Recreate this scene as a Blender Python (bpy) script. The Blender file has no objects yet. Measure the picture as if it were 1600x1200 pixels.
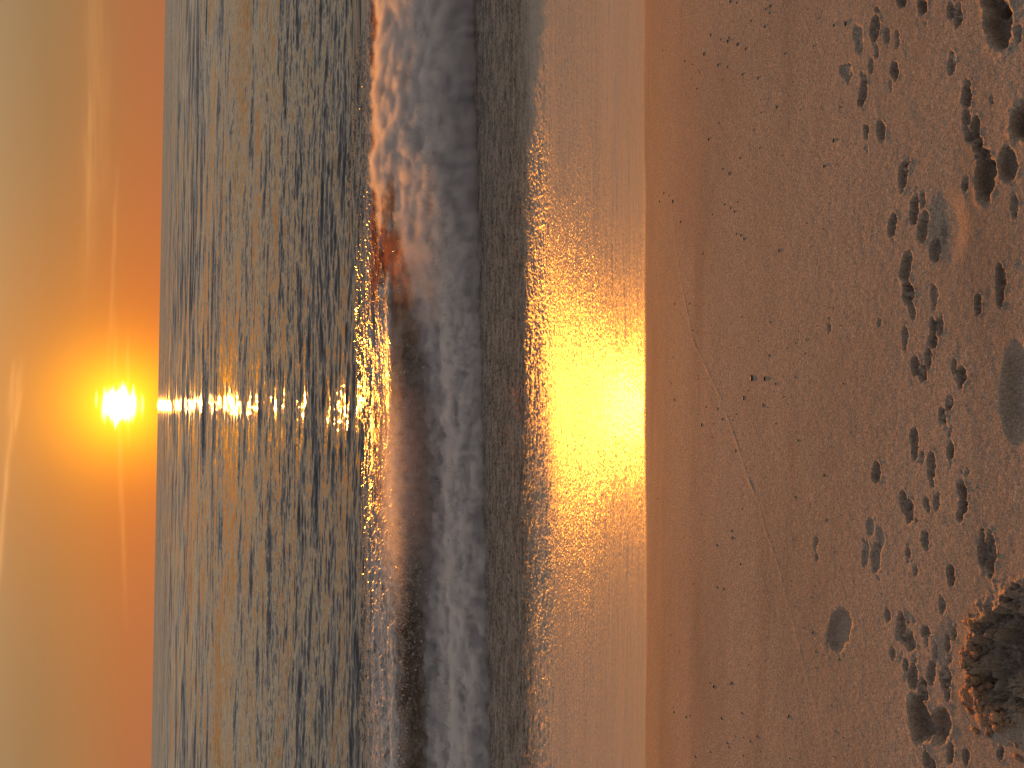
import bpy, math, random
import numpy as np
from mathutils import Matrix, Vector

# ------------------------------------------------------------------ camera, sky, sun, exposure
S = bpy.context.scene
COL = S.collection
rng = np.random.default_rng(7)
random.seed(7)
R = math.radians

FOC, CAM_Z = 1202.0, 1.6
_roll = math.atan(22 / 1200)
_pitch = math.atan(553 / FOC)
FWD = np.array([0, math.cos(_pitch), -math.sin(_pitch)])
_dn = np.array([0, -math.sin(_pitch), -math.cos(_pitch)])
_rt = np.array([1.0, 0, 0])
CX = math.cos(_roll) * _dn + math.sin(_roll) * _rt      # photo right  = towards the ground (the phone lay on its side)
CY = math.cos(_roll) * _rt - math.sin(_roll) * _dn      # photo up     = to the right
cam = bpy.data.cameras.new('camera')
cam.sensor_width = 36; cam.sensor_fit = 'HORIZONTAL'
cam.lens = 36 * FOC / 1600
cam.clip_start = 0.05; cam.clip_end = 60000
camo = bpy.data.objects.new('camera', cam); COL.objects.link(camo)
M = Matrix.Identity(4)
for i, v in enumerate((CX, CY, -FWD)):
    for r in range(3): M[r][i] = v[r]
M[2][3] = CAM_Z
camo.matrix_world = M
S.camera = camo

SUN_AZ, SUN_EL = -1.85, 2.2                      # degrees, azimuth from +Y towards +X
S.view_settings.view_transform = 'Standard'
S.view_settings.look = 'None'
S.view_settings.exposure = 0.30
S.view_settings.gamma = 1.0
S.render.engine = 'CYCLES'
S.cycles.use_denoising = True
S.cycles.max_bounces = 8
S.cycles.volume_bounces = 3
S.cycles.volume_step_rate = 2.5
S.cycles.transparent_max_bounces = 12
S.cycles.sample_clamp_indirect = 6.0


class NT:
    """small helper for writing node graphs"""
    def __init__(s, tree): s.t = tree; s.n = tree.nodes; s.l = tree.links
    def put(s, sock, v):
        if v is None: return
        if isinstance(v, bpy.types.NodeSocket): s.l.new(v, sock)
        else:
            if isinstance(v, (tuple, list)) and len(v) == 3 and sock.type == 'RGBA': v = (*v, 1)
            sock.default_value = v
    def m(s, op, a, b=None, c=None, clamp=False):
        n = s.n.new('ShaderNodeMath'); n.operation = op; n.use_clamp = clamp
        for i, v in enumerate((a, b, c)): s.put(n.inputs[i], v)
        return n.outputs[0]
    def v(s, op, a, b=None, scale=None):
        n = s.n.new('ShaderNodeVectorMath'); n.operation = op
        s.put(n.inputs[0], a); s.put(n.inputs[1], b)
        if scale is not None: s.put(n.inputs['Scale'], scale)
        return n.outputs['Value'] if op in ('DOT_PRODUCT', 'LENGTH', 'DISTANCE') else n.outputs[0]
    def sep(s, a):
        n = s.n.new('ShaderNodeSeparateXYZ'); s.put(n.inputs[0], a); return n.outputs
    def comb(s, x, y, z):
        n = s.n.new('ShaderNodeCombineXYZ')
        for i, q in enumerate((x, y, z)): s.put(n.inputs[i], q)
        return n.outputs[0]
    def noise(s, vec, scale, detail=3, rough=0.5, dist=0.0, col=False):
        n = s.n.new('ShaderNodeTexNoise'); s.put(n.inputs['Vector'], vec)
        n.inputs['Scale'].default_value = scale; n.inputs['Detail'].default_value = detail
        n.inputs['Roughness'].default_value = rough; n.inputs['Distortion'].default_value = dist
        return n.outputs['Color' if col else 'Fac']
    def vor(s, vec, scale, feature='F1', out='Distance'):
        n = s.n.new('ShaderNodeTexVoronoi'); n.feature = feature; s.put(n.inputs['Vector'], vec)
        n.inputs['Scale'].default_value = scale
        return n.outputs[out]
    def mix(s, f, a, b, blend='MIX'):
        n = s.n.new('ShaderNodeMix'); n.data_type = 'RGBA'; n.blend_type = blend
        s.put(n.inputs[0], f); s.put(n.inputs[6], a); s.put(n.inputs[7], b)
        return n.outputs[2]
    def sm(s, x, a, b, lo=0.0, hi=1.0):
        n = s.n.new('ShaderNodeMapRange'); n.interpolation_type = 'SMOOTHSTEP'
        s.put(n.inputs[0], x)
        for i, q in enumerate((a, b, lo, hi)): s.put(n.inputs[i + 1], q)
        return n.outputs[0]
    def ramp(s, f, stops):
        n = s.n.new('ShaderNodeValToRGB'); s.put(n.inputs[0], f)
        e = n.color_ramp.elements
        while len(e) < len(stops): e.new(0.5)
        for el, (p, c) in zip(e, stops): el.position = p; el.color = (*c, 1)
        return n.outputs[0]
    def bump(s, h, dist, strength=1.0, normal=None):
        n = s.n.new('ShaderNodeBump'); s.put(n.inputs['Height'], h)
        n.inputs['Distance'].default_value = dist; s.put(n.inputs['Strength'], strength)
        if normal is not None: s.put(n.inputs['Normal'], normal)
        return n.outputs[0]


def material(name):
    m = bpy.data.materials.new(name); m.use_nodes = True
    t = m.node_tree; t.nodes.clear()
    out = t.nodes.new('ShaderNodeOutputMaterial')
    return m, NT(t), out


def principled(g, out, **kw):
    p = g.n.new('ShaderNodeBsdfPrincipled')
    for k, v in kw.items(): g.put(p.inputs[k.replace('_', ' ')], v)
    if out is not None: g.l.new(p.outputs[0], out.inputs[0])
    return p


def pix_dir(px, py):
    d = FWD + CX * (px - 800) / FOC + CY * (600 - py) / FOC
    return d / np.linalg.norm(d)


def azel(px, py):
    d = pix_dir(px, py)
    return math.degrees(math.atan2(d[0], d[1])), math.degrees(math.asin(d[2]))


def build_world():
    w = bpy.data.worlds.new('World'); S.world = w; w.use_nodes = True
    t = w.node_tree; t.nodes.clear(); g = NT(t)
    out = g.n.new('ShaderNodeOutputWorld'); bg = g.n.new('ShaderNodeBackground')
    g.l.new(bg.outputs[0], out.inputs[0])
    d = g.n.new('ShaderNodeTexCoord').outputs['Generated']
    x, y, z = g.sep(d)
    el = g.m('MULTIPLY', g.m('ARCSINE', z), 57.2958)
    az = g.m('MULTIPLY', g.m('ARCTAN2', x, y), 57.2958)
    sd = (math.sin(R(SUN_AZ)) * math.cos(R(SUN_EL)), math.cos(R(SUN_AZ)) * math.cos(R(SUN_EL)), math.sin(R(SUN_EL)))
    cosang = g.v('DOT_PRODUCT', d, sd)
    ang = g.m('MULTIPLY', g.m('ARCCOSINE', g.m('MINIMUM', cosang, 0.9999999)), 57.2958)
    # thin high haze: bands stretched along the horizon
    bandv = g.comb(g.m('MULTIPLY', az, 0.035), g.m('MULTIPLY', el, 1.1), 0.0)
    band = g.noise(bandv, 1.0, 4, 0.55)
    sky = g.n.new('ShaderNodeTexSky'); sky.sky_type = 'NISHITA'; sky.sun_disc = False
    sky.sun_elevation = R(SUN_EL); sky.sun_rotation = R(SUN_AZ)
    sky.dust_density = 3.0; sky.air_density = 1.2; sky.ozone_density = 1.5
    nish = g.v('SCALE', sky.outputs[0], scale=0.10)
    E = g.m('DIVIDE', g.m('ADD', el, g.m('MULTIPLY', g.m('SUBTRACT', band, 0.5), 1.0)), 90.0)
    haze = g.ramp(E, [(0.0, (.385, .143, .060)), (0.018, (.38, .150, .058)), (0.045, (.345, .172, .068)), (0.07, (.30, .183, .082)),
                      (0.1, (.305, .213, .112)), (0.16, (.58, .46, .31)), (0.30, (.44, .385, .345)), (1.0, (.205, .213, .285))])  # cream band above the frame is brightened on purpose to light sea and sand
    up = g.sm(el, 12, 55)
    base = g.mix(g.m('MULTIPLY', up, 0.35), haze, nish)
    # darker behind the viewer
    back = g.sm(y, -0.8, 0.7, 0.55, 1.0)
    base = g.v('SCALE', base, scale=g.m('MULTIPLY', back, g.sm(el, 6, 13, .86, 1.0)))
    # forward scattering round the sun
    g1 = g.m('EXPONENT', g.m('DIVIDE', ang, -9.0))
    g2 = g.m('EXPONENT', g.m('MULTIPLY', g.m('POWER', g.m('DIVIDE', ang, 2.3), 1.3), -1.0))
    strk = g.noise(g.comb(g.m('MULTIPLY', az, 0.22), g.m('MULTIPLY', el, 2.6), 3.0), 1.0, 3, 0.55)
    ang_s = g.m('ADD', ang, g.m('MULTIPLY', g.m('SUBTRACT', strk, 0.5), 2.0))
    disc = g.m('MULTIPLY', g.sm(ang_s, 0.6, 1.6, 1.0, 0.0), g.sm(ang, 1.3, 2.8, 1.0, 0.0))
    disc = g.m('POWER', disc, 2.0)
    base = g.v('MULTIPLY', base, g.mix(g.m('MULTIPLY', g1, 1.0, clamp=True), (1, 1, 1), (1.0, .85, .25)))
    glow = g.v('ADD', g.v('SCALE', (.54, .105, .0), scale=g1), g.v('SCALE', (2.4, .95, .015), scale=g2))
    glow = g.v('ADD', glow, g.v('SCALE', (6.5, 4.6, 2.1), scale=disc))
    base = g.v('ADD', base, glow)
    # cirrus streaks lit from below
    wob = g.m('SUBTRACT', g.noise(g.comb(g.m('MULTIPLY', az, 0.30), g.m('MULTIPLY', el, 0.5), 5.0), 1.0, 1), 0.5)
    fib = g.sm(g.noise(g.comb(g.m('MULTIPLY', az, 0.26), g.m('MULTIPLY', el, 5.0), 9.0), 1.0, 2, 0.6), 0.25, 0.75)
    def streak(p0, p1, width, amp):
        a0, e0 = azel(*p0); a1, e1 = azel(*p1)
        L = math.hypot(a1 - a0, e1 - e0); ux, uy = (a1 - a0) / L, (e1 - e0) / L
        al = g.m('MULTIPLY_ADD', az, ux, g.m('MULTIPLY_ADD', el, uy, -a0 * ux - e0 * uy))
        ac = g.m('MULTIPLY_ADD', az, -uy, g.m('MULTIPLY_ADD', el, ux, a0 * uy - e0 * ux))
        ac = g.m('DIVIDE', g.m('MULTIPLY_ADD', wob, width * 1.5, ac), width)
        prof = g.m('EXPONENT', g.m('MULTIPLY', g.m('MULTIPLY', ac, ac), -1.0))
        ends = g.m('MULTIPLY', g.sm(al, -0.1 * L, 0.25 * L), g.sm(al, 0.7 * L, 1.1 * L, amp, 0.0))
        return g.m('MULTIPLY', prof, ends)
    tot = None
    for a in [((152, -150), (134, 470), 0.42, .20), ((166, 30), (160, 330), 0.35, .10), ((140, 60), (136, 420), 0.10, .14),
              ((183, 250), (166, 640), 0.12, .20), ((200, 520), (200, 700), 0.10, .45), ((178, 480), (196, 960), 0.14, .30),
              ((32, 560), (12, 720), 0.22, .30), ((36, 600), (22, 680), 0.13, .24), ((14, 690), (-8, 960), 0.14, .42),
              ((22, 560), (12, 660), 0.12, .22)]:
        q = streak(*a)
        tot = q if tot is None else g.m('ADD', tot, q)
    base = g.v('ADD', base, g.v('SCALE', (1.0, .47, .14), scale=g.m('MULTIPLY', tot, g.m('MULTIPLY_ADD', fib, .28, .16))))
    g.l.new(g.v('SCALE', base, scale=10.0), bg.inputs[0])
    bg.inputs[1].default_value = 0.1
    w.cycles.sampling_method = 'MANUAL'; w.cycles.sample_map_resolution = 2048


build_world()
sl = bpy.data.lights.new('sun', 'SUN'); sl.energy = 4.2; sl.angle = R(0.53); sl.color = (1.0, .305, .025)
so = bpy.data.objects.new('sun', sl); COL.objects.link(so)
_sdir = Vector((math.sin(R(SUN_AZ)) * math.cos(R(SUN_EL)), math.cos(R(SUN_AZ)) * math.cos(R(SUN_EL)), math.sin(R(SUN_EL))))
so.rotation_euler = _sdir.to_track_quat('Z', 'Y').to_euler()
so.location = (0, 0, 30)


# ------------------------------------------------------------------ numeric helpers
def tile(n, size, spec, seed, aniso=None):
    """periodic random height field, unit rms; spec(k) is the amplitude at wavenumber k (1/m)"""
    r = np.random.default_rng(seed)
    k1 = np.fft.fftfreq(n, size / n)
    kx, ky = np.meshgrid(k1, k1)
    k = np.hypot(kx, ky); k[0, 0] = 1
    amp = spec(k)
    if aniso is not None: amp = amp * aniso(kx / k, ky / k)
    amp[0, 0] = 0
    h = np.real(np.fft.ifft2(np.fft.fft2(r.standard_normal((n, n))) * amp))
    return (h / h.std()).astype(np.float32), size


def samp(tl, x, y):
    h, size = tl; n = h.shape[0]
    fx = np.asarray(x) / size * n; fy = np.asarray(y) / size * n
    ix = np.floor(fx).astype(int); iy = np.floor(fy).astype(int)
    ax = fx - ix; ay = fy - iy
    ax = ax * ax * (3 - 2 * ax); ay = ay * ay * (3 - 2 * ay)
    i0 = ix % n; i1 = (ix + 1) % n; j0 = iy % n; j1 = (iy + 1) % n
    return (h[j0, i0] * (1 - ax) * (1 - ay) + h[j0, i1] * ax * (1 - ay) + h[j1, i0] * (1 - ax) * ay + h[j1, i1] * ax * ay)


def sst(x, a, b):
    t = np.clip((x - a) / (b - a), 0, 1); return t * t * (3 - 2 * t)


def grid_mesh(name, P, mat, parent=None, smooth=True):
    """P: rows x cols x 3 -> one mesh object"""
    nr, nc = P.shape[:2]
    me = bpy.data.meshes.new(name)
    me.vertices.add(nr * nc); me.vertices.foreach_set('co', P.reshape(-1).astype(np.float32))
    idx = np.arange(nr * nc, dtype=np.int32).reshape(nr, nc)
    q = np.stack([idx[:-1, :-1], idx[:-1, 1:], idx[1:, 1:], idx[1:, :-1]], -1).reshape(-1)
    nf = (nr - 1) * (nc - 1)
    me.loops.add(nf * 4); me.loops.foreach_set('vertex_index', q)
    me.polygons.add(nf); me.polygons.foreach_set('loop_start', np.arange(nf, dtype=np.int32) * 4)
    me.polygons.foreach_set('loop_total', np.full(nf, 4, np.int32))
    me.update(calc_edges=True)
    if smooth: me.polygons.foreach_set('use_smooth', np.ones(nf, bool))
    me.materials.append(mat)
    o = bpy.data.objects.new(name, me); COL.objects.link(o)
    if parent is not None: o.parent = parent
    return o


def soup_mesh(name, V, Fc, mat, parent=None, smooth=True):
    me = bpy.data.meshes.new(name)
    me.vertices.add(len(V)); me.vertices.foreach_set('co', np.asarray(V, np.float32).reshape(-1))
    Fc = np.asarray(Fc, np.int32); nf, k = Fc.shape
    me.loops.add(nf * k); me.loops.foreach_set('vertex_index', Fc.reshape(-1))
    me.polygons.add(nf); me.polygons.foreach_set('loop_start', np.arange(nf, dtype=np.int32) * k)
    me.polygons.foreach_set('loop_total', np.full(nf, k, np.int32))
    me.update(calc_edges=True)
    if smooth: me.polygons.foreach_set('use_smooth', np.ones(nf, bool))
    me.materials.append(mat)
    o = bpy.data.objects.new(name, me); COL.objects.link(o)
    if parent is not None: o.parent = parent
    return o


def tag(o, label=None, cat=None, group=None, kind=None):
    if label: o['label'] = label
    if cat: o['category'] = cat
    if group: o['group'] = group
    if kind: o['kind'] = kind
    return o


# ------------------------------------------------------------------ the lie of the shore
def coast_t(x, y):
    """distance across the shore: the shoreline runs a little askew to the view"""
    xs = 7 * np.tanh(np.asarray(x) / 7)
    k = np.clip(.035 + .016 * (np.asarray(y) - 2.7), 0.0, .10)
    return np.asarray(y) - xs * k


_ts = np.array([-60, 0, 1.4, 2.1, 2.60, 2.82, 3.25, 3.8, 4.45, 4.9, 5.6, 7, 12, 40])
_ss = np.array([.02, .045, .075, .115, .25, .288, .262, .237, .20, .17, .12, .10, .10, .05])
_T = np.linspace(-60, 40, 20001)
_Zt = -np.concatenate([[0], np.cumsum(np.interp(.5 * (_T[1:] + _T[:-1]), _ts, _ss) * (_T[1] - _T[0]))])
_Zt -= np.interp(0, _T, _Zt)


def shore_z(x, y):
    return np.interp(coast_t(x, y), _T, _Zt)


def on_shore(px, py):
    """where the line of sight through a point of the photo meets the bare shore"""
    d = pix_dir(px, py); a, b = 0.3, 40.0
    for _ in range(50):
        m = .5 * (a + b); p = np.array([0, 0, CAM_Z]) + d * m
        if p[2] < shore_z(p[0], p[1]): b = m
        else: a = m
    return np.array([0, 0, CAM_Z]) + d * b


EDGE_T = float(np.mean([coast_t(*on_shore(px, py)[:2]) for px, py in ((1008, 0), (1003, 600), (1014, 1200))]))
SEA_Z = -1.1
CREST = 8.0
FOAM_FRONT = 6.1

# ------------------------------------------------------------------ beach
fine = tile(1024, 2.048, lambda k: 1 / (1 + (k / 25.0) ** 2) ** .8 * (k > 3), 11)
lump = tile(512, 5.3, lambda k: k ** -1.6 * (k > .5), 12)


def beach_x():
    a = np.arange(0, 1.75, .0034); b = np.arange(1.75, 4.2, .012); c = 4.2 * (1.09 ** np.arange(0, 36))
    h = np.concatenate([a, b, c]); return np.concatenate([-h[:0:-1], h])


def beach_y():
    out = [-60, -30, -15, -8, -4, -2, -1, -.4, 0, .3, .55]; y = .72
    while y < 2.75: out.append(y); y += .0024 + .0013 * (y - .72)
    while y < 6.9: out.append(y); y += .009
    while y < 60: out.append(y); y += .2 + (y - 6.9) * .15
    return np.array(out)


BX, BY = beach_x(), beach_y()
GX, GY = np.meshgrid(BX, BY)
TT = coast_t(GX, GY)
BZ = np.interp(TT, _T, _Zt)
dry = 1 - sst(TT, EDGE_T - .35, EDGE_T + .05)
near = sst(TT, 1.15, 2.3)
BZ += samp(fine, GX, GY) * (.00012 + .00013 * (1 - near)) * (TT < 2.6)
BZ += samp(lump, GX, GY) * (.0006 + .0003 * (1 - near)) * sst(GY, .2, .8)

# pits trodden into the sand: photo point, half sizes (towards the ground, along the horizon), depth factor, lean
PITS = [
 (1409,1,8,9,1,0),(1367,45,6,18,1,.1),(1386,55,4,13,.8,0),(1402,55,3,9,.7,0),(1370,86,3,7,.7,0),(1361,100,3,11,.8,0),(1397,112,6,15,1,-.1),
 (1442,12,8,15,1,0),(1486,14,5,13,1,0),(1497,23,6,20,1,.1),(1592,52,4,13,.8,0),(1487,100,5,16,.9,.1),(1349,145,6,23,1,.12),
 (1354,205,4,16,1,-.1),(1377,207,6,17,1,-.1),(1510,152,8,20,1,0),(1511,185,5,11,.9,0),(1525,197,7,18,1,0),(1516,212,7,10,1,.3),(1528,226,7,12,1,.3),
 (1537,240,9,10,1,0),(1411,277,7,28,1,.15),(1509,285,5,17,.9,.1),(1550,158,3,8,.7,0),(1342,60,8,22,.35,-.1),(1322,112,10,13,.3,.3),
 (1394,355,6,22,1,.12),(1429,332,7,22,1,.12),(1442,310,4,13,.8,0),(1447,340,4,11,.8,-.1),(1441,362,6,16,1,0),(1472,355,6,15,.5,0),(1461,388,6,16,1,0),
 (1415,420,7,22,1,.15),(1420,452,8,24,1,-.12),(1425,482,5,13,.7,-.2),(1460,462,4,16,.6,0),(1297,512,3,9,.6,0),(1375,503,3,7,.6,0),(1415,527,4,16,.9,0),
 (1459,512,6,17,1,0),(1459,534,6,10,1,0),(1470,512,5,13,.8,0),(1431,570,6,14,.9,0),(1451,560,5,15,.9,0),(1442,583,6,12,1,0),(1492,573,4,13,.9,0),(1503,585,7,15,1,0),
 (1564,435,6,20,.9,0),(1563,466,6,17,.9,0),(1529,478,5,16,.9,0),(1586,322,4,16,.8,0),(1501,603,4,6,.8,0),(1484,628,5,12,1,.1),(1474,650,6,16,1,-.1),
 (1429,684,5,14,1,0),(1429,708,5,15,1,0),(1441,718,3,10,.7,0),(1456,727,5,19,1,0),(1487,702,6,18,1,.1),(1370,737,6,15,1,.1),
 (1413,780,5,15,1,-.1),(1422,800,6,15,1,-.1),(1448,785,4,8,.8,0),(1464,788,4,11,.8,0),(1504,766,8,18,1.1,-.1),(1507,788,7,14,1,0),(1501,808,5,12,.9,0),
 (1276,846,3,8,.6,0),(1276,871,3,6,.6,0),(1361,825,5,14,.5,0),(1353,862,5,19,.45,.1),(1369,872,6,20,.6,.1),(1375,845,6,20,.35,-.1),
 (1447,845,5,14,.9,0),(1420,865,4,11,.8,0),(1535,860,6,27,1.1,0),(1548,866,7,32,1,0),(1486,893,6,13,.9,0),(1431,890,4,10,.7,0),
 (1387,962,4,10,.9,0),(1409,978,6,18,1,0),(1402,992,3,12,.8,0),(1422,1000,7,17,1,-.1),(1446,988,6,8,.8,0),(1394,1022,4,12,.8,0),
 (1426,1055,6,19,1,0),(1442,1080,7,17,1,-.1),(1455,1052,5,15,.9,0),(1415,1040,4,11,.8,0),(1477,1062,7,20,1,0),(1480,1084,5,12,.9,0),(1479,1010,5,17,1,0),
 (1489,990,4,11,.8,0),(1486,905,5,16,.9,0),(1472,948,4,12,.8,0),(1461,1018,3,12,.7,0),
 (1456,1140,4,14,.8,-.2),(1448,1188,5,14,1,0),(1456,1196,6,12,1,0),(1484,1178,5,16,1,0),(1508,1185,5,14,.9,0),(1562,1178,6,12,.9,0),
]
BIG = [(1560,34,22,44,1.9,-.05),(1552,-4,20,26,1.6,0),(1540,280,16,36,1.5,.12),(1575,258,14,30,1.0,-.12),(1600,192,22,32,2.2,.2),
       (1436,1126,17,39,1.7,-.25),(1471,1131,15,30,1.2,.05),(1310,985,19,40,.6,.35)]


def local(p, rad):
    i0, i1 = np.searchsorted(BX, (p[0] - rad, p[0] + rad)); j0, j1 = np.searchsorted(BY, (p[1] - rad, p[1] + rad))
    return slice(j0, j1), slice(i0, i1)


def basis(px, py):
    p = on_shore(px, py); a = on_shore(px + 3, py); b = on_shore(px, py - 3)
    return p, (a - p)[:2] / 3, (b - p)[:2] / 3          # metres per photo pixel towards the viewer / to the right


def dig(px, py, ha, hb, dep, lean, rim=.07, rag=.5, wall=.80, toes=True):
    p, va, vb = basis(px, py)
    r = max(ha * np.linalg.norm(va), hb * np.linalg.norm(vb)) * 2.4
    sl_ = local(p, r)
    if BX[sl_[1]].size == 0 or BY[sl_[0]].size == 0: return
    dx = GX[sl_] - p[0]; dy = GY[sl_] - p[1]
    A = np.array([va, vb]).T; Ai = np.linalg.inv(A)
    a = Ai[0, 0] * dx + Ai[0, 1] * dy; b = Ai[1, 0] * dx + Ai[1, 1] * dy
    b, a = b + lean * a * 1.5, a - lean * b
    q = np.sqrt((a / ha) ** 2 + (b / hb) ** 2)
    q = q + rag * .30 * samp(lump, GX[sl_] * 9 + px, GY[sl_] * 9 + py) + rag * .20 * samp(lump, GX[sl_] * 27, GY[sl_] * 27 + py)
    depth = .016 * dep * min(1.8, (ha / 6.0)) ** .8
    pit = -depth * (1 - sst(q, wall, 1.05)) * (1 - .55 * np.clip(samp(lump, GX[sl_] * 24 + py, GY[sl_] * 24) - .35, 0, 1.3) * (rag > .3))
    lip = rim * depth * np.exp(-((q - 1.18) / .18) ** 2) * (.6 + .5 * samp(lump, GX[sl_] * 30 + py, GY[sl_] * 30))
    BZ[sl_] += pit + lip


for a in PITS:
    dig(*a)
    for _ in range(rng.integers(0, 3)):                                   # crumbs kicked out beside each print
        sg = rng.choice((-1, 1))
        dig(a[0] + rng.normal(0, a[2] * .7), a[1] + sg * a[3] * rng.uniform(.9, 1.7), rng.uniform(1.0, 2.8), rng.uniform(2, 9), rng.uniform(.4, .9), rng.normal(0, .3), rag=.9)
for a in BIG: dig(*a, rim=.05, rag=.27, wall=.62)

# the broad hollows near the camera
for (px, py, ha, hb, d) in [(1592, 615, 26, 75, .022), (1480, 355, 30, 60, .006), (1490, 1020, 30, 60, .004)]:
    p, va, vb = basis(px, py); sl_ = local(p, .5)
    dx = GX[sl_] - p[0]; dy = GY[sl_] - p[1]
    Ai = np.linalg.inv(np.array([va, vb]).T)
    a = Ai[0, 0] * dx + Ai[0, 1] * dy; b = Ai[1, 0] * dx + Ai[1, 1] * dy
    q = np.sqrt((a / ha) ** 2 + (b / hb) ** 2)
    BZ[sl_] -= d * (1 - sst(q, .4, 1.2))

# the dug hole with crumbling rim
HP, HVA, HVB = basis(1572, 1020)
sl_ = local(HP, .45)
dx = GX[sl_] - HP[0]; dy = GY[sl_] - HP[1]
Ai = np.linalg.inv(np.array([HVA, HVB]).T)
ha_ = Ai[0, 0] * dx + Ai[0, 1] * dy; hb_ = Ai[1, 0] * dx + Ai[1, 1] * dy
q = np.sqrt((ha_ / 46) ** 2 + (hb_ / 88) ** 2)
n1 = samp(lump, GX[sl_] * 7, GY[sl_] * 7); n2 = samp(lump, GX[sl_] * 22 + 3, GY[sl_] * 22); n3 = samp(fine, GX[sl_] * 2.2, GY[sl_] * 2.2)
qr = q + .10 * n1 + .07 * n2
BZ[sl_] += -.050 * (1 - sst(qr, .25, 1.05)) + (1 - sst(qr, .6, 1.5)) * (.006 * n2 + .0022 * n3)
BZ[sl_] += .016 * np.exp(-((qr - 1.12) / .2) ** 2) * (.9 + .4 * n2) * (ha_ < 30)
# lumpy spoil on the seaward and left sides
sp = np.exp(-((qr - 1.25) / .22) ** 2) * sst(-ha_, -10, 40)
BZ[sl_] += sp * np.clip(.003 + .0050 * n3 + .005 * n2, 0, 1)

# last line reached by the swash: a fine ridge
LINE = [(1050,330),(1058,400),(1066,450),(1075,492),(1083,533),(1096,560),(1112,592),(1126,622),(1140,660),(1152,695),(1166,738),(1182,780),(1197,830),(1215,882),(1230,940),(1245,995),(1258,1050),(1275,1110),(1292,1190)]
LP = np.array([on_shore(*p)[:2] for p in LINE])
dmin = np.full(GX.shape, 9.0); sgn = np.zeros(GX.shape)
msk = (GY > 1.0) & (GY < 3.2) & (np.abs(GX) < 2.2)
gx, gy = GX[msk], GY[msk]; best = np.full(gx.shape, 9.0); bs = np.zeros(gx.shape); wgt = np.ones(gx.shape)
for ii, (a, b) in enumerate(zip(LP[:-1], LP[1:])):
    ab = b - a; L2 = ab @ ab
    u = np.clip(((gx - a[0]) * ab[0] + (gy - a[1]) * ab[1]) / L2, 0, 1)
    ex = gx - a[0] - u * ab[0]; ey = gy - a[1] - u * ab[1]
    dd = np.hypot(ex, ey); s_ = np.sign(ex * ab[1] - ey * ab[0])
    k = dd < best; best[k] = dd[k]; bs[k] = s_[k]; wgt[k] = np.interp(ii + u[k], [0, 3, 11, 18], [.3, 1, .9, .15])
rid = .0011 * np.exp(-(best / .006) ** 2) * (1 + .5 * samp(lump, gx * 11, gy * 11)) - bs * .0002 * np.exp(-(best / .035))
BZ[msk] += rid * wgt
# gentle swash ridges beyond
rill = tile(512, 3.0, lambda k: k ** -1.2 * (k > 1), 21, aniso=lambda cx, cy: (cy ** 2) ** 4)
BZ += samp(rill, GX * .45, GY) * .0009 * sst(TT, EDGE_T - .2, EDGE_T + .3) * (1 - sst(TT, 5, 6.2))
swash = tile(512, 2.2, lambda k: k ** -1.0 * (k > 2.0) * (k < 60), 22)
BZ += samp(swash, GX * .8, GY) * .0035 * sst(TT, 4.1, 4.7) * (1 - sst(TT, 6.2, 6.8))

mat_b, g, out = material('beach_sand')
pos = g.n.new('ShaderNodeNewGeometry').outputs['Position']
x, y, z = g.sep(pos)
xs = g.m('MULTIPLY', g.m('TANH', g.m('DIVIDE', x, 7.0)), 7.0)
kk = g.m('MINIMUM', g.m('MAXIMUM', g.m('ADD', .035, g.m('MULTIPLY', g.m('SUBTRACT', y, 2.7), .016)), 0.0), .10)
tt = g.m('SUBTRACT', y, g.m('MULTIPLY', xs, kk))
edge_n = g.noise(g.comb(x, g.m('MULTIPLY', y, 0.2), 0.0), 1.4, 2)
te = g.m('ADD', tt, g.m('MULTIPLY', g.m('SUBTRACT', edge_n, .5), .06))
wet = g.sm(te, EDGE_T - .02, EDGE_T + .035)
damp = g.sm(te, EDGE_T - .75, EDGE_T)
grain = g.noise(pos, 330.0, 2, 0.75)
grain2 = g.noise(pos, 150.0, 3, 0.65)
patch = g.noise(g.comb(g.m('MULTIPLY', x, .5), y, z), 2.4, 4, 0.55)
sandc = g.ramp(g.m('ADD', g.m('MULTIPLY', grain, .6), g.m('MULTIPLY', grain2, .4)), [(.30, (.08, .065, .053)), (.45, (.31, .258, .212)), (.57, (.43, .36, .297)), (.69, (.76, .67, .57))])
sandc = g.mix(g.sm(patch, .35, .7, 0, .35), sandc, (.25, .188, .142))
band = g.noise(g.comb(g.m('MULTIPLY', x, .3), g.m('MULTIPLY', y, 3.2), 2.0), 1.8, 4, .6)
sandc = g.mix(g.sm(band, .48, .72, 0, .34), sandc, (.16, .125, .10))
sandc = g.mix(g.m('MULTIPLY', damp, .3), sandc, (.27, .197, .142))
wet_sheen = g.mix(g.noise(g.comb(g.m('MULTIPLY', x, .35), g.m('MULTIPLY', y, 2.2), 0.0), 1.6, 4, .6), (.31, .285, .25), (.44, .405, .35))  # wet sand paled: sheen of the reflected sky put into the base colour
foamy = g.sm(tt, 3.95, 4.75)
colr = g.mix(wet, sandc, wet_sheen)
strk = g.noise(g.comb(g.m('MULTIPLY', x, .25), y, 0.0), 16.0, 4, .7, .4)
fl = g.m('MULTIPLY_ADD', strk, .5, g.m('MULTIPLY', g.noise(g.comb(g.m('MULTIPLY', x, .6), y, 0.0), 55.0, 4, .7, .6), .5))
shoal = g.m('MULTIPLY', foamy, g.sm(tt, 4.6, 5.1))
colr = g.mix(shoal, colr, g.mix(g.sm(fl, .4, .6), (.075, .058, .046), (.20, .165, .14)))
colr = g.mix(g.m('MULTIPLY', foamy, g.sm(fl, .44, .62, .0, .6)), colr, (.42, .365, .31))
bubb = g.noise(g.comb(g.m('MULTIPLY', x, .8), y, 0.0), 75.0, 3, .65)
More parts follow.
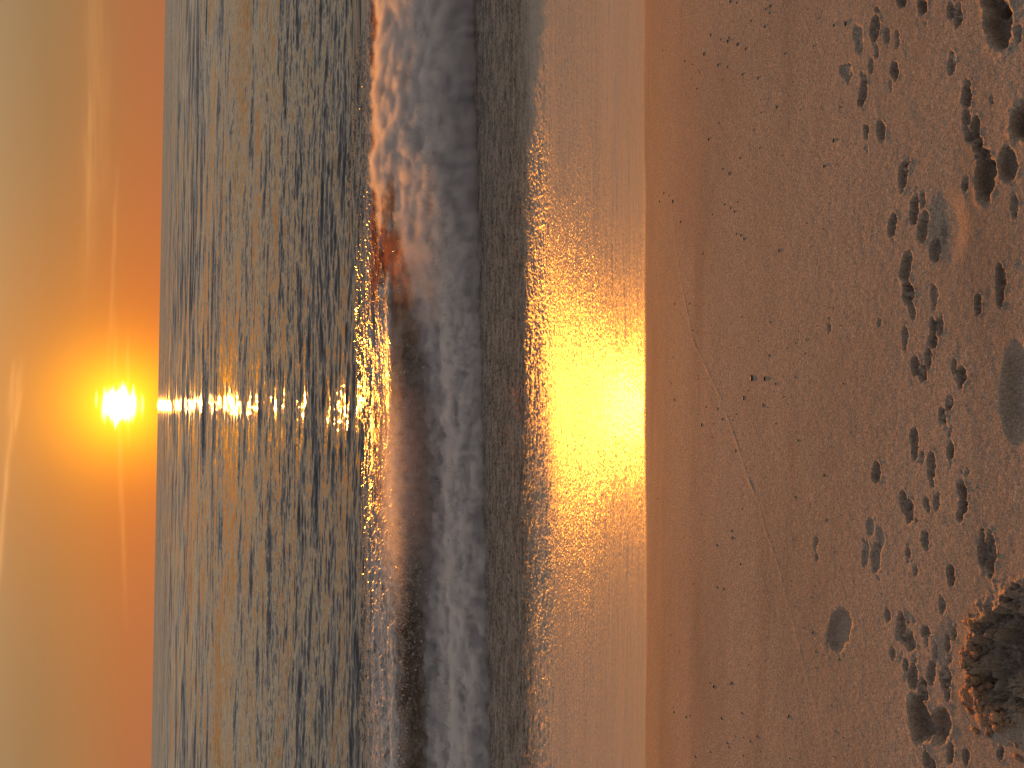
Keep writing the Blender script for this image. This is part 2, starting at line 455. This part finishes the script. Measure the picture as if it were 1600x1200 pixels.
rills = g.noise(g.comb(g.m('MULTIPLY', x, .6), g.m('MULTIPLY', y, 9.0), 0.0), 3.0, 4, .6)
rough = g.m('ADD', g.m('MULTIPLY', wet, -.53), .85)
rough = g.m('ADD', rough, g.m('MULTIPLY', g.m('MULTIPLY', wet, g.m('SUBTRACT', patch, .5)), .10))
rough = g.m('ADD', rough, g.m('MULTIPLY', foamy, .10))
n_dry = g.bump(g.m('ADD', grain, grain2), .0013, g.m('SUBTRACT', 1.0, wet))
spark = g.noise(g.comb(g.m('MULTIPLY', x, .7), y, z), 85.0, 2, .55)
sstr = g.m('MULTIPLY', wet, g.sm(tt, EDGE_T + .15, 4.0, .30, 1.0))
n_wet = g.bump(spark, .006, sstr, n_dry)
cellc = g.v('SUBTRACT', g.vor(g.comb(g.m('MULTIPLY', x, .75), y, z), 120.0, 'F1', 'Color'), (.5, .5, .5))
n_wet = g.v('NORMALIZE', g.v('ADD', n_wet, g.v('SCALE', g.v('MULTIPLY', cellc, (.30, .42, .1)), scale=sstr)))
n_ril = g.bump(rills, .004, g.m('MULTIPLY', wet, .6), n_wet)
n_bub = g.bump(bubb, .0055, foamy, n_ril)
principled(g, out, Base_Color=colr, Roughness=rough, IOR=g.m('ADD', 1.4, g.m('MULTIPLY', wet, .02)), Specular_IOR_Level=g.m('ADD', .12, g.m('MULTIPLY', wet, .12)), Normal=n_bub, Coat_Weight=g.m('MULTIPLY', wet, .22), Coat_Roughness=.13, Coat_IOR=1.33, Coat_Normal=n_bub)
beach = grid_mesh('beach', np.stack([GX, GY, BZ], -1), mat_b)
tag(beach, 'brown sandy beach sloping down to the sea, trodden with small prints', kind='structure')


# ------------------------------------------------------------------ open sea
big = tile(512, 47.0, lambda k: k ** -2.0 * (k > .06) * np.exp(-(k / 3) ** 2), 31, aniso=lambda cx, cy: (cy ** 2) ** 3 + .02)
mid = tile(512, 13.1, lambda k: k ** -1.9 * (k > .35), 32, aniso=lambda cx, cy: (cy ** 2) ** 1.4 + .05)
sml = tile(512, 3.7, lambda k: k ** -1.7 * (k > 1.6), 33, aniso=lambda cx, cy: (cy ** 2) ** .9 + .1)


def sea_h(X, Y):
    d = np.hypot(X, Y)
    fade = np.clip(1 - (d - 60) / 400, .15, 1)
    h = samp(big, X, Y) * .05 + samp(mid, X * .42, Y) * .014 * fade + samp(sml, X * .6 + 1.3, Y * 1.7) * .0055 * (1 - sst(d, 30, 90))
    return h


# rows follow the sight lines so that far water keeps enough rows
dep = np.concatenate([np.arange(14.2, 3.0, -.035), np.arange(3.0, .7, -.022), np.geomspace(.7, .012, 60)])
SY = (CAM_Z - SEA_Z) / np.tan(np.radians(dep))
ang = np.concatenate([np.linspace(-70, -30, 25)[:-1], np.linspace(-30, 30, 820), np.linspace(30, 70, 25)[1:]])
SX = SY[:, None] * np.tan(np.radians(ang))[None, :]
SYY = np.repeat(SY[:, None], len(ang), 1)
SZ = SEA_Z - .02 + sea_h(SX, SYY)

mat_s, g, out = material('sea_water')
pos = g.n.new('ShaderNodeNewGeometry').outputs['Position']
nor = g.n.new('ShaderNodeNewGeometry').outputs['Normal']
x, y, z = g.sep(pos)
dist = g.v('LENGTH', pos)
def slope(sx, sy, scale, ampx, ampy, detail=2):
    c = g.noise(g.comb(g.m('MULTIPLY', x, sx), g.m('MULTIPLY', y, sy), 0.0), scale, detail, .55, 0.3, True)
    c = g.v('SUBTRACT', c, (.5, .5, .5))
    return g.v('MULTIPLY', c, (ampx, ampy, 0))
s = g.v('ADD', slope(.35, 1.0, 9.0, .45, .8), slope(.4, 1.0, 24.0, .35, .5))
s = g.v('ADD', s, slope(.25, 1.0, 2.6, .22, .8))
s = g.v('SCALE', s, scale=g.sm(dist, 25, 140, 1.0, .35))
far = g.sm(dist, 14, 60)
s2 = g.v('ADD', slope(.3, 1.0, .55, .2, .7), slope(.22, 1.0, .09, .15, .5))
s = g.v('ADD', s, g.v('SCALE', s2, scale=g.m('MULTIPLY', far, 1.9)))
gust = g.noise(g.comb(g.m('MULTIPLY', x, .02), g.m('MULTIPLY', y, .09), 0.0), 1.0, 3, .6)
s = g.v('SCALE', s, scale=g.sm(gust, .3, .7, .4, .95))
s = g.v('ADD', s, g.comb(0.0, g.sm(dist, 12, 110, -.045, -.17), 0.0))
nn = g.v('NORMALIZE', g.v('ADD', nor, s))
principled(g, out, Base_Color=(.062, .066, .074), Roughness=g.sm(dist, 30, 220, .06, .17), IOR=1.333, Specular_IOR_Level=.5, Normal=nn)
sea = grid_mesh('sea', np.stack([SX, SYY, SZ], -1), mat_s)
tag(sea, 'rippled grey open sea reaching the horizon under the low sun', kind='structure')

# ------------------------------------------------------------------ breaking wave
root = bpy.data.objects.new('breaking_wave', None); COL.objects.link(root); root.location = (0, 7.3, SEA_Z)
tag(root, 'low breaking shore wave with brown face and grey foam, curling onto the beach', 'wave')


def wpart(o):
    o.matrix_parent_inverse = Matrix.Translation(-root.location); return o


PROF = np.array([0, -.11]) + np.array([(4.6, -1.16), (3.9, -1.08), (3.3, -1.0), (2.6, -.92), (1.8, -.80), (1.0, -.67), (.5, -.59), (.2, -.55), (.06, -.535), (0, -.537),
                 (-.05, -.55), (-.085, -.58), (-.09, -.63), (-.06, -.69), (-.05, -.76), (-.09, -.84), (-.2, -.91), (-.42, -.965), (-.8, -1.01), (-1.3, -1.10)])
_l = np.concatenate([[0], np.cumsum(np.hypot(*np.diff(PROF, axis=0).T))])
pl = np.concatenate([np.linspace(0, _l[8], 260)[:-1], np.linspace(_l[8], _l[-1], 240)])
pt = np.interp(pl, _l, PROF[:, 0]); pz = np.interp(pl, _l, PROF[:, 1])
ker = np.hanning(9); ker /= ker.sum()
pt = np.convolve(np.pad(pt, 4, 'edge'), ker, 'valid'); pz = np.convolve(np.pad(pz, 4, 'edge'), ker, 'valid')
wx = np.concatenate([-5.2 * 1.12 ** np.arange(16, 0, -1), np.arange(-5.2, 5.2, .0095), 5.2 * 1.12 ** np.arange(0, 17)])
WX, PT = np.meshgrid(wx, pt); PZ = np.repeat(pz[:, None], len(wx), 1)
wl = 7 * np.tanh(WX / 7)
CREST_Y = CREST + .10 * wl
n_lo = tile(512, 9.7, lambda k: k ** -1.5 * (k > .2) * (k < 6), 41)
n_hi = tile(512, 2.9, lambda k: k ** -1.35 * (k > 1.0), 42)
n_w = tile(512, 4.1, lambda k: k ** -1.8 * (k > .4), 43)
broken = sst(WX, -3.2, -2.4) * (1 - sst(WX, -.7, -.15))           # the stretch that has already gone to foam
broken = np.maximum(broken, .35 * (1 - sst(WX, -3.0, -2.2)))
onback = sst(PT, .05, .6)
oncrest = np.exp(-(PT / .25) ** 2)
face = sst(-PZ, .67, .81) * (PT < .02)
wxx = WX + .35 * samp(n_w, WX, PT + 2); wtt = PT + .12 * samp(n_w, WX + 1.7, PT)
WZ = PZ + onback * (.018 * samp(n_lo, wxx, wtt * 1.6) + .0055 * samp(n_hi, wxx * .7, wtt * 1.5))
WZ += -.035 * oncrest * np.abs(samp(n_lo, WX, 0 * WX)) * .5 - .05 * oncrest * broken
WZ += oncrest * (.004 + .014 * broken) * samp(n_hi, WX * 1.6, PT * 1.6)
WZ -= .012 + .03 * oncrest * (1 - sst(WX, -4.6, -2.6))
WY = CREST_Y + PT + face * (.03 * samp(n_lo, WX * 1.2, PZ * .8 + 3) + .016 * samp(n_hi, WX, PZ + 5)) + oncrest * (.02 * samp(n_lo, WX, 5 + 0 * WX) + .02 * broken * samp(n_hi, WX, 1 + 0 * WX))
SAGX = WX

mat_w, g, out = material('wave_water')
geo = g.n.new('ShaderNodeNewGeometry'); pos = geo.outputs['Position']; nor = geo.outputs['Normal']
x, y, z = g.sep(pos)
tcr = g.m('SUBTRACT', y, g.m('ADD', CREST, g.m('MULTIPLY', g.m('MULTIPLY', g.m('TANH', g.m('DIVIDE', x, 7.0)), 7.0), .10)))
isface = g.sm(tcr, -.02, .10, 1.0, 0.0)
warp = g.v('ADD', pos, g.v('SCALE', g.v('SUBTRACT', g.noise(pos, 1.7, 3, .5, 0, True), (.5, .5, .5)), scale=.5))
cells = g.vor(g.v('MULTIPLY', warp, (1.6, 1.0, 1.0)), 3.2, 'DISTANCE_TO_EDGE')
web = g.sm(cells, .015, .11, 1.0, 0.0)
fn = g.noise(g.v('MULTIPLY', warp, (.5, 1.2, 1.2)), 9.0, 5, .65)
foam = g.m('MULTIPLY', g.sm(fn, .28, .58), g.m('ADD', .65, g.m('MULTIPLY', web, .35)))
foam = g.m('MULTIPLY', foam, g.sm(tcr, 1.4, 3.4, 1.0, .05))
waterc = g.mix(isface, (.13, .128, .12), (.13, .095, .075))
basec = g.mix(g.m('MULTIPLY', foam, g.m('ADD', .35, g.m('MULTIPLY', g.m('SUBTRACT', 1.0, isface), .6))), waterc, (.66, .64, .63))
rg = g.m('ADD', .10, g.m('MULTIPLY', foam, .6))
sl1 = g.v('MULTIPLY', g.v('SUBTRACT', g.noise(g.v('MULTIPLY', warp, (.5, 1.0, 1.0)), 14.0, 4, .6, .4, True), (.5, .5, .5)), (.16, .22, .18))
sl2 = g.v('MULTIPLY', g.v('SUBTRACT', g.noise(g.v('MULTIPLY', warp, (.6, 1.0, 1.0)), 45.0, 2, .6, .4, True), (.5, .5, .5)), (.07, .09, .09))
nn = g.v('NORMALIZE', g.v('ADD', nor, g.v('ADD', sl1, sl2)))
P = principled(g, None, Base_Color=basec, Roughness=rg, IOR=1.333, Specular_IOR_Level=g.m('MULTIPLY_ADD', foam, -.28, .32), Normal=nn)
# thin, sunlit water lets the sun through
glow_x = g.m('ADD', g.m('MULTIPLY', g.sm(x, .55, 1.3), g.sm(x, 6.5, 8.0, 1.0, 0.0)), g.m('MULTIPLY', g.m('MULTIPLY', g.sm(x, -2.2, -1.3), g.sm(x, -.3, .1, 1.0, 0.0)), .55))
gn = g.noise(g.v('MULTIPLY', pos, (1.0, .6, .8)), 3.2, 4, .55)
thin = g.m('MULTIPLY', g.m('MULTIPLY', glow_x, g.sm(gn, .28, .52)), g.sm(z, -1.02, -.82))
thin = g.m('MULTIPLY', thin, .9)
tr = g.n.new('ShaderNodeBsdfTransparent'); tr.inputs[0].default_value = (.95, .62, .42, 1)
tl_ = g.n.new('ShaderNodeBsdfTranslucent'); tl_.inputs[0].default_value = (.75, .50, .36, 1)
mx = g.n.new('ShaderNodeMixShader'); mx.inputs[0].default_value = .35
g.l.new(tr.outputs[0], mx.inputs[1]); g.l.new(tl_.outputs[0], mx.inputs[2])
mx2 = g.n.new('ShaderNodeMixShader'); g.put(mx2.inputs[0], thin)
g.l.new(P.outputs[0], mx2.inputs[1]); g.l.new(mx.outputs[0], mx2.inputs[2]); g.l.new(mx2.outputs[0], out.inputs[0])
wpart(grid_mesh('water', np.stack([WX, WY, WZ], -1), mat_w, root))

# churned foam and mist in front of the face: one closed hull that carries an uneven cloud of droplets
class GN(NT):
    def m(s, op, a, b=None, c=None, clamp=False): return NT.m(s, op, a, b, c, clamp)


gt = bpy.data.node_groups.new('mist_volume', 'GeometryNodeTree')
gt.interface.new_socket('Geometry', in_out='INPUT', socket_type='NodeSocketGeometry')
gt.interface.new_socket('Geometry', in_out='OUTPUT', socket_type='NodeSocketGeometry')
g = GN(gt)
gout = g.n.new('NodeGroupOutput')
pos = g.n.new('GeometryNodeInputPosition').outputs[0]
x, y, z = g.sep(pos)
tc = g.m('SUBTRACT', y, g.m('MULTIPLY', g.m('MULTIPLY', g.m('TANH', g.m('DIVIDE', x, 7.0)), 7.0), .118))
rise = g.sm(x, .2, 2.6)
fr = g.noise(g.comb(x, 0.0, 0.0), 2.2, 3, .6)
tf = g.m('ADD', FOAM_FRONT, g.m('MULTIPLY', g.m('SUBTRACT', fr, .5), .45))
w1 = g.noise(g.v('MULTIPLY', pos, (1.0, 1.0, 1.3)), 4.2, 4, .6)
w2 = g.noise(pos, 15.0, 3, .65)
top = g.m('ADD', -.845, g.m('ADD', g.m('MULTIPLY', rise, .13), g.m('MULTIPLY', g.m('MULTIPLY', g.sm(tc, 6.2, 7.3), .13), rise)))
top = g.m('SUBTRACT', top, g.m('MULTIPLY', g.sm(tc, 6.7, 7.2), g.m('MULTIPLY_ADD', rise, -.12, .12)))
top = g.m('ADD', top, g.m('MULTIPLY', g.m('SUBTRACT', w1, .5), .30))
top = g.m('ADD', top, g.m('MULTIPLY', g.m('SUBTRACT', w2, .5), g.m('MULTIPLY_ADD', rise, -.08, .14)))
w4 = g.noise(pos, 34.0, 2, .6)
top = g.m('ADD', top, g.m('MULTIPLY', g.m('SUBTRACT', w4, .5), g.m('MULTIPLY_ADD', rise, -.08, .15)))
frt = g.m('MULTIPLY', g.m('SUBTRACT', tc, tf), 3.0)
dome = g.m('SQRT', g.m('MINIMUM', g.m('MAXIMUM', frt, 0.0), 1.0))
hgt = g.m('MULTIPLY', g.m('SUBTRACT', top, -1.0), dome)
dn = g.m('SUBTRACT', g.m('ADD', -1.0, hgt), z)
dens = g.m('MULTIPLY', g.sm(dn, -.02, g.m('MULTIPLY_ADD', rise, .13, .04)), g.sm(frt, -.02, .3))
dens = g.m('MULTIPLY', dens, g.m('ADD', 20.0, g.m('MULTIPLY', w1, 26.0)))
veil = g.m('MULTIPLY', g.m('MULTIPLY', g.sm(z, -.62, -.72), g.sm(tc, 6.3, 6.9)), g.m('MULTIPLY', rise, g.sm(w1, .38, .62)))
veil = g.m('MULTIPLY', veil, g.sm(tc, 7.75, 7.95, 1.0, 0.0))
dens = g.m('ADD', dens, g.m('MULTIPLY', veil, 8.0))
plx = g.m('DIVIDE', g.m('ADD', x, .95), .75)
plume = g.m('MULTIPLY', g.m('EXPONENT', g.m('MULTIPLY', g.m('MULTIPLY', plx, plx), -1.0)), g.m('MULTIPLY', g.sm(z, -.44, -.60), g.m('MULTIPLY', g.sm(tc, 7.45, 7.65), g.sm(tc, 7.95, 8.25, 1.0, 0.0))))
w3 = g.noise(pos, 14.0, 4, .75)
plume = g.m('MULTIPLY', plume, g.sm(g.m('ADD', w3, g.m('MULTIPLY', g.sm(z, -.45, -.62), .10)), .52, .64))
dens = g.m('ADD', dens, g.m('MULTIPLY', plume, 6.0))
vc = g.n.new('GeometryNodeVolumeCube')
g.put(vc.inputs['Density'], dens)
vc.inputs['Min'].default_value = (-5.5, 5.2, -1.12); vc.inputs['Max'].default_value = (5.5, 8.8, -.42)
vc.inputs['Resolution X'].default_value = 560; vc.inputs['Resolution Y'].default_value = 170; vc.inputs['Resolution Z'].default_value = 56
mat_m, g2, out = material('foam_mist')
pv = g2.n.new('ShaderNodeVolumePrincipled')
pv.inputs['Color'].default_value = (.915, .91, .925, 1)
pv.inputs['Anisotropy'].default_value = .25
pv.inputs['Density'].default_value = 1.0
g2.l.new(pv.outputs[0], out.inputs['Volume'])
sm_ = g.n.new('GeometryNodeSetMaterial'); sm_.inputs['Material'].default_value = mat_m
g.l.new(vc.outputs[0], sm_.inputs[0]); g.l.new(sm_.outputs[0], gout.inputs[0])
vol = bpy.data.volumes.new('mist'); vol.materials.append(mat_m)
fo = bpy.data.objects.new('mist', vol); COL.objects.link(fo); fo.parent = root; wpart(fo)
md = fo.modifiers.new('mist', 'NODES'); md.node_group = gt
tag(fo, kind='stuff')

# spray thrown up along the crest and over the broken stretch
mat_d, g, out = material('spray_drop')
principled(g, out, Base_Color=(.75, .72, .70), Roughness=.12, IOR=1.333, Transmission_Weight=.35)
phi = (1 + 5 ** .5) / 2
IV = np.array([(-1, phi, 0), (1, phi, 0), (-1, -phi, 0), (1, -phi, 0), (0, -1, phi), (0, 1, phi), (0, -1, -phi), (0, 1, -phi), (phi, 0, -1), (phi, 0, 1), (-phi, 0, -1), (-phi, 0, 1)]) / math.hypot(1, phi)
IF = np.array([(0, 11, 5), (0, 5, 1), (0, 1, 7), (0, 7, 10), (0, 10, 11), (1, 5, 9), (5, 11, 4), (11, 10, 2), (10, 7, 6), (7, 1, 8), (3, 9, 4), (3, 4, 2), (3, 2, 6), (3, 6, 8), (3, 8, 9), (4, 9, 5), (2, 4, 11), (6, 2, 10), (8, 6, 7), (9, 8, 1)])
def drops(name, C, rad):
    n = len(C); sc = np.stack([rad, rad, rad * rng.uniform(.7, 1.5, n)], -1)
    V = C[:, None, :] + IV[None] * sc[:, None, :] * (1 + .25 * rng.standard_normal((n, 12, 1)))
    Fc = (IF[None] + (np.arange(n) * 12)[:, None, None]).reshape(-1, 3)
    return soup_mesh(name, V.reshape(-1, 3), Fc, mat_d, root)
n = 9000
sx_ = np.concatenate([rng.normal(-1.4, .75, 6400), rng.uniform(-4.5, 4.5, 2600)])
cl = samp(n_lo, sx_ * 1.3, 2 + 0 * sx_)
zt = np.where(np.arange(n) < 6400, -.65 - np.abs(rng.normal(0, .13, n)), -.68 - np.abs(rng.normal(0, .05, n)))
yt = CREST + .10 * 7 * np.tanh(sx_ / 7) - .05 - np.abs(rng.normal(0, .12, n)) - np.clip(-.68 - zt, 0, 1) * .3
keep = cl > -.3
nf_ = 9000
fx_ = rng.uniform(-4.6, 4.6, nf_); ft_ = rng.uniform(6.35, 7.3, nf_)
fz_ = -.80 + .12 * sst(fx_, .2, 2.6) - .10 * sst(ft_, 6.8, 7.3) + rng.normal(0, .05, nf_)
fk_ = (samp(n_lo, fx_ * 1.5, ft_ * 1.5) + .7 * samp(n_hi, fx_, ft_)) > .2
C_ = np.concatenate([np.stack([sx_, yt, zt], -1)[keep], np.stack([fx_, ft_ + .118 * 7 * np.tanh(fx_ / 7), fz_], -1)[fk_]])
wpart(drops('spray', C_, np.concatenate([(rng.gamma(2.0, .0013, n) + .001)[keep], (rng.gamma(2.0, .0011, nf_) + .001)[fk_]])))['kind'] = 'stuff'


# ------------------------------------------------------------------ loose things on the sand
def beach_z(x, y):
    i = np.clip(np.searchsorted(BX, x) - 1, 0, len(BX) - 2); j = np.clip(np.searchsorted(BY, y) - 1, 0, len(BY) - 2)
    u = (x - BX[i]) / (BX[i + 1] - BX[i]); v = (y - BY[j]) / (BY[j + 1] - BY[j])
    return float(BZ[j, i] * (1 - u) * (1 - v) + BZ[j, i + 1] * u * (1 - v) + BZ[j + 1, i] * (1 - u) * v + BZ[j + 1, i + 1] * u * v)


def blob_mesh(name, mat, seed, flat, sub=2, rough=.22):
    import bmesh
    bm = bmesh.new(); bmesh.ops.create_icosphere(bm, subdivisions=sub, radius=1)
    r = np.random.default_rng(seed); ks = r.normal(0, 1.6, (6, 3)); ph = r.uniform(0, 6.3, 6)
    for v in bm.verts:
        c = np.array(v.co); s_ = 1 + rough * float(np.mean(np.sin(ks @ c * 1.7 + ph))) * 1.6
        v.co = Vector(c * s_ * np.array([1.25, .85, flat]))
    for f in bm.faces: f.smooth = True
    me = bpy.data.meshes.new(name); bm.to_mesh(me); bm.free(); me.materials.append(mat); return me


mat_p, g, out = material('pebble_stone')
oi = g.n.new('ShaderNodeObjectInfo').outputs['Random']
pc = g.ramp(oi, [(0, (.018, .015, .013)), (.6, (.035, .028, .022)), (1, (.06, .045, .035))])
tcn = g.n.new('ShaderNodeTexCoord').outputs['Object']
pc = g.mix(g.noise(tcn, 3.0, 3), pc, (.03, .025, .022))
principled(g, out, Base_Color=pc, Roughness=.5)
pm = [blob_mesh('pebble', mat_p, 50 + i, .5) for i in range(5)]
SPOTS = [(1203,10),(1196,15),(1141,3),(1151,5),(1202,21),(1110,55),(1126,62),(1137,65),(1152,70),(1165,77),(1100,85),(1122,102),(1136,105),(1160,117),(1213,168),(1107,218),(1187,232),(1139,272),(1131,320),(1141,325),(1147,331),(1150,366),(1157,368),(1162,374),(1217,392),(1037,302),(1045,306),(1051,315),(1063,347),(1175,591),(1195,592),(1053,625),(1162,622),(1096,664),(1247,688),(1144,840),(1120,852),(1130,920),(1048,992),(1052,1105),(1053,1112),(1127,1122),(1072,1120),(1183,1150),(1161,1180),(1159,1114),(1109,1066),(1115,1072),(1143,1067),(1078,1118),(1087,1182),(1136,1160),(1302,40),(1320,38),(1302,220),(1287,260),(1312,168)]
cand = []
for px, py in SPOTS: cand.append((px, py, 1.0))
while len(cand) < 190:
    px = 1018 + 300 * rng.random() ** .8; py = rng.uniform(-30, 1230)
    cl = samp(lump, px / 160, py / 260)
    if rng.random() < .25 + .45 * (cl > .2): cand.append((px, py, rng.uniform(.45, .85)))
for i, (px, py, sz) in enumerate(cand):
    p = on_shore(px, py)
    r = (.0018 + .0012 * rng.random()) * sz * (1.5 if (px, py) in ((1175, 591), (1195, 592)) else 1.0)
    o = bpy.data.objects.new('pebble', pm[i % 5]); COL.objects.link(o)
    o.location = (p[0], p[1], beach_z(p[0], p[1]) + r * .2)
    o.scale = (r * rng.uniform(1.1, 2.0), r * rng.uniform(.9, 1.5), r * 1.6); o.rotation_euler = (0, 0, rng.uniform(-.4, .4))
    tag(o, 'tiny dark pebble lying on the smooth damp brown sand', 'pebble', 'dark pebbles scattered over the damp sand')

mat_c, g, out = material('sand_clod')
tcn = g.n.new('ShaderNodeNewGeometry').outputs['Position']
gr = g.noise(tcn, 420.0, 2, .7)
principled(g, out, Base_Color=g.ramp(gr, [(.28, (.11, .065, .042)), (.5, (.34, .22, .15)), (.74, (.6, .45, .34))]), Roughness=.9, Specular_IOR_Level=.1, Normal=g.bump(g.noise(tcn, 200, 3, .7), .003))
cm = [blob_mesh('sand_clod', mat_c, 80 + i, .75, 2, .5) for i in range(5)]
for i in range(170):
    th = rng.uniform(R(60), R(255)); rr = 1.0 + abs(rng.normal(0, .30))
    a = 46 * rr * -abs(math.sin(th)) if rng.random() < .75 else 46 * rr * math.sin(th); b = 88 * rr * math.cos(th)
    q_ = HP[:2] + HVA * a + HVB * b
    r = .0022 + rng.gamma(1.7, .0017)
    o = bpy.data.objects.new('sand_clod', cm[i % 5]); COL.objects.link(o)
    o.location = (q_[0], q_[1], beach_z(q_[0], q_[1]) + r * .35); o.scale = (r * 1.2, r * 1.2, r * 1.2); o.rotation_euler = (rng.uniform(-.5, .5), rng.uniform(-.5, .5), rng.uniform(0, 6.3))
    tag(o, 'small crumbly clod of brown sand thrown out round the rim of the dug hole', 'sand clod', 'sand clods round the dug hole')

mat_h, g, out = material('shell_chip')
principled(g, out, Base_Color=(.80, .66, .5), Roughness=.12, Coat_Weight=.6)
hm = [blob_mesh('shell_chip', mat_h, 120 + i, .3, 1) for i in range(3)]
CH = [(1208,399),(1264,524),(1331,529),(1437,527),(1452,415),(1440,428),(1303,259),(1515,84),(1356,667),(1404,668),(1296,698),(1518,713),(1237,843),(1472,880),(1326,1027),(1273,957),(1248,1129),(1223,1196),(1102,430),(1133,607),(1086,653),(1137,658),(1292,481),(1345,595),(1533,760)]
for i, (px, py) in enumerate(CH):
    p = on_shore(px, py); o = bpy.data.objects.new('shell_chip', hm[i % 3]); COL.objects.link(o)
    o.location = (p[0], p[1], beach_z(p[0], p[1]) + .001); o.scale = (.0016, .0016, .0028); o.rotation_euler = (R(rng.uniform(50, 80)), 0, rng.uniform(-.5, .5))
    tag(o, 'tiny glinting chip of pale shell lying on the brown sand', 'shell chip', 'glinting shell chips on the sand')
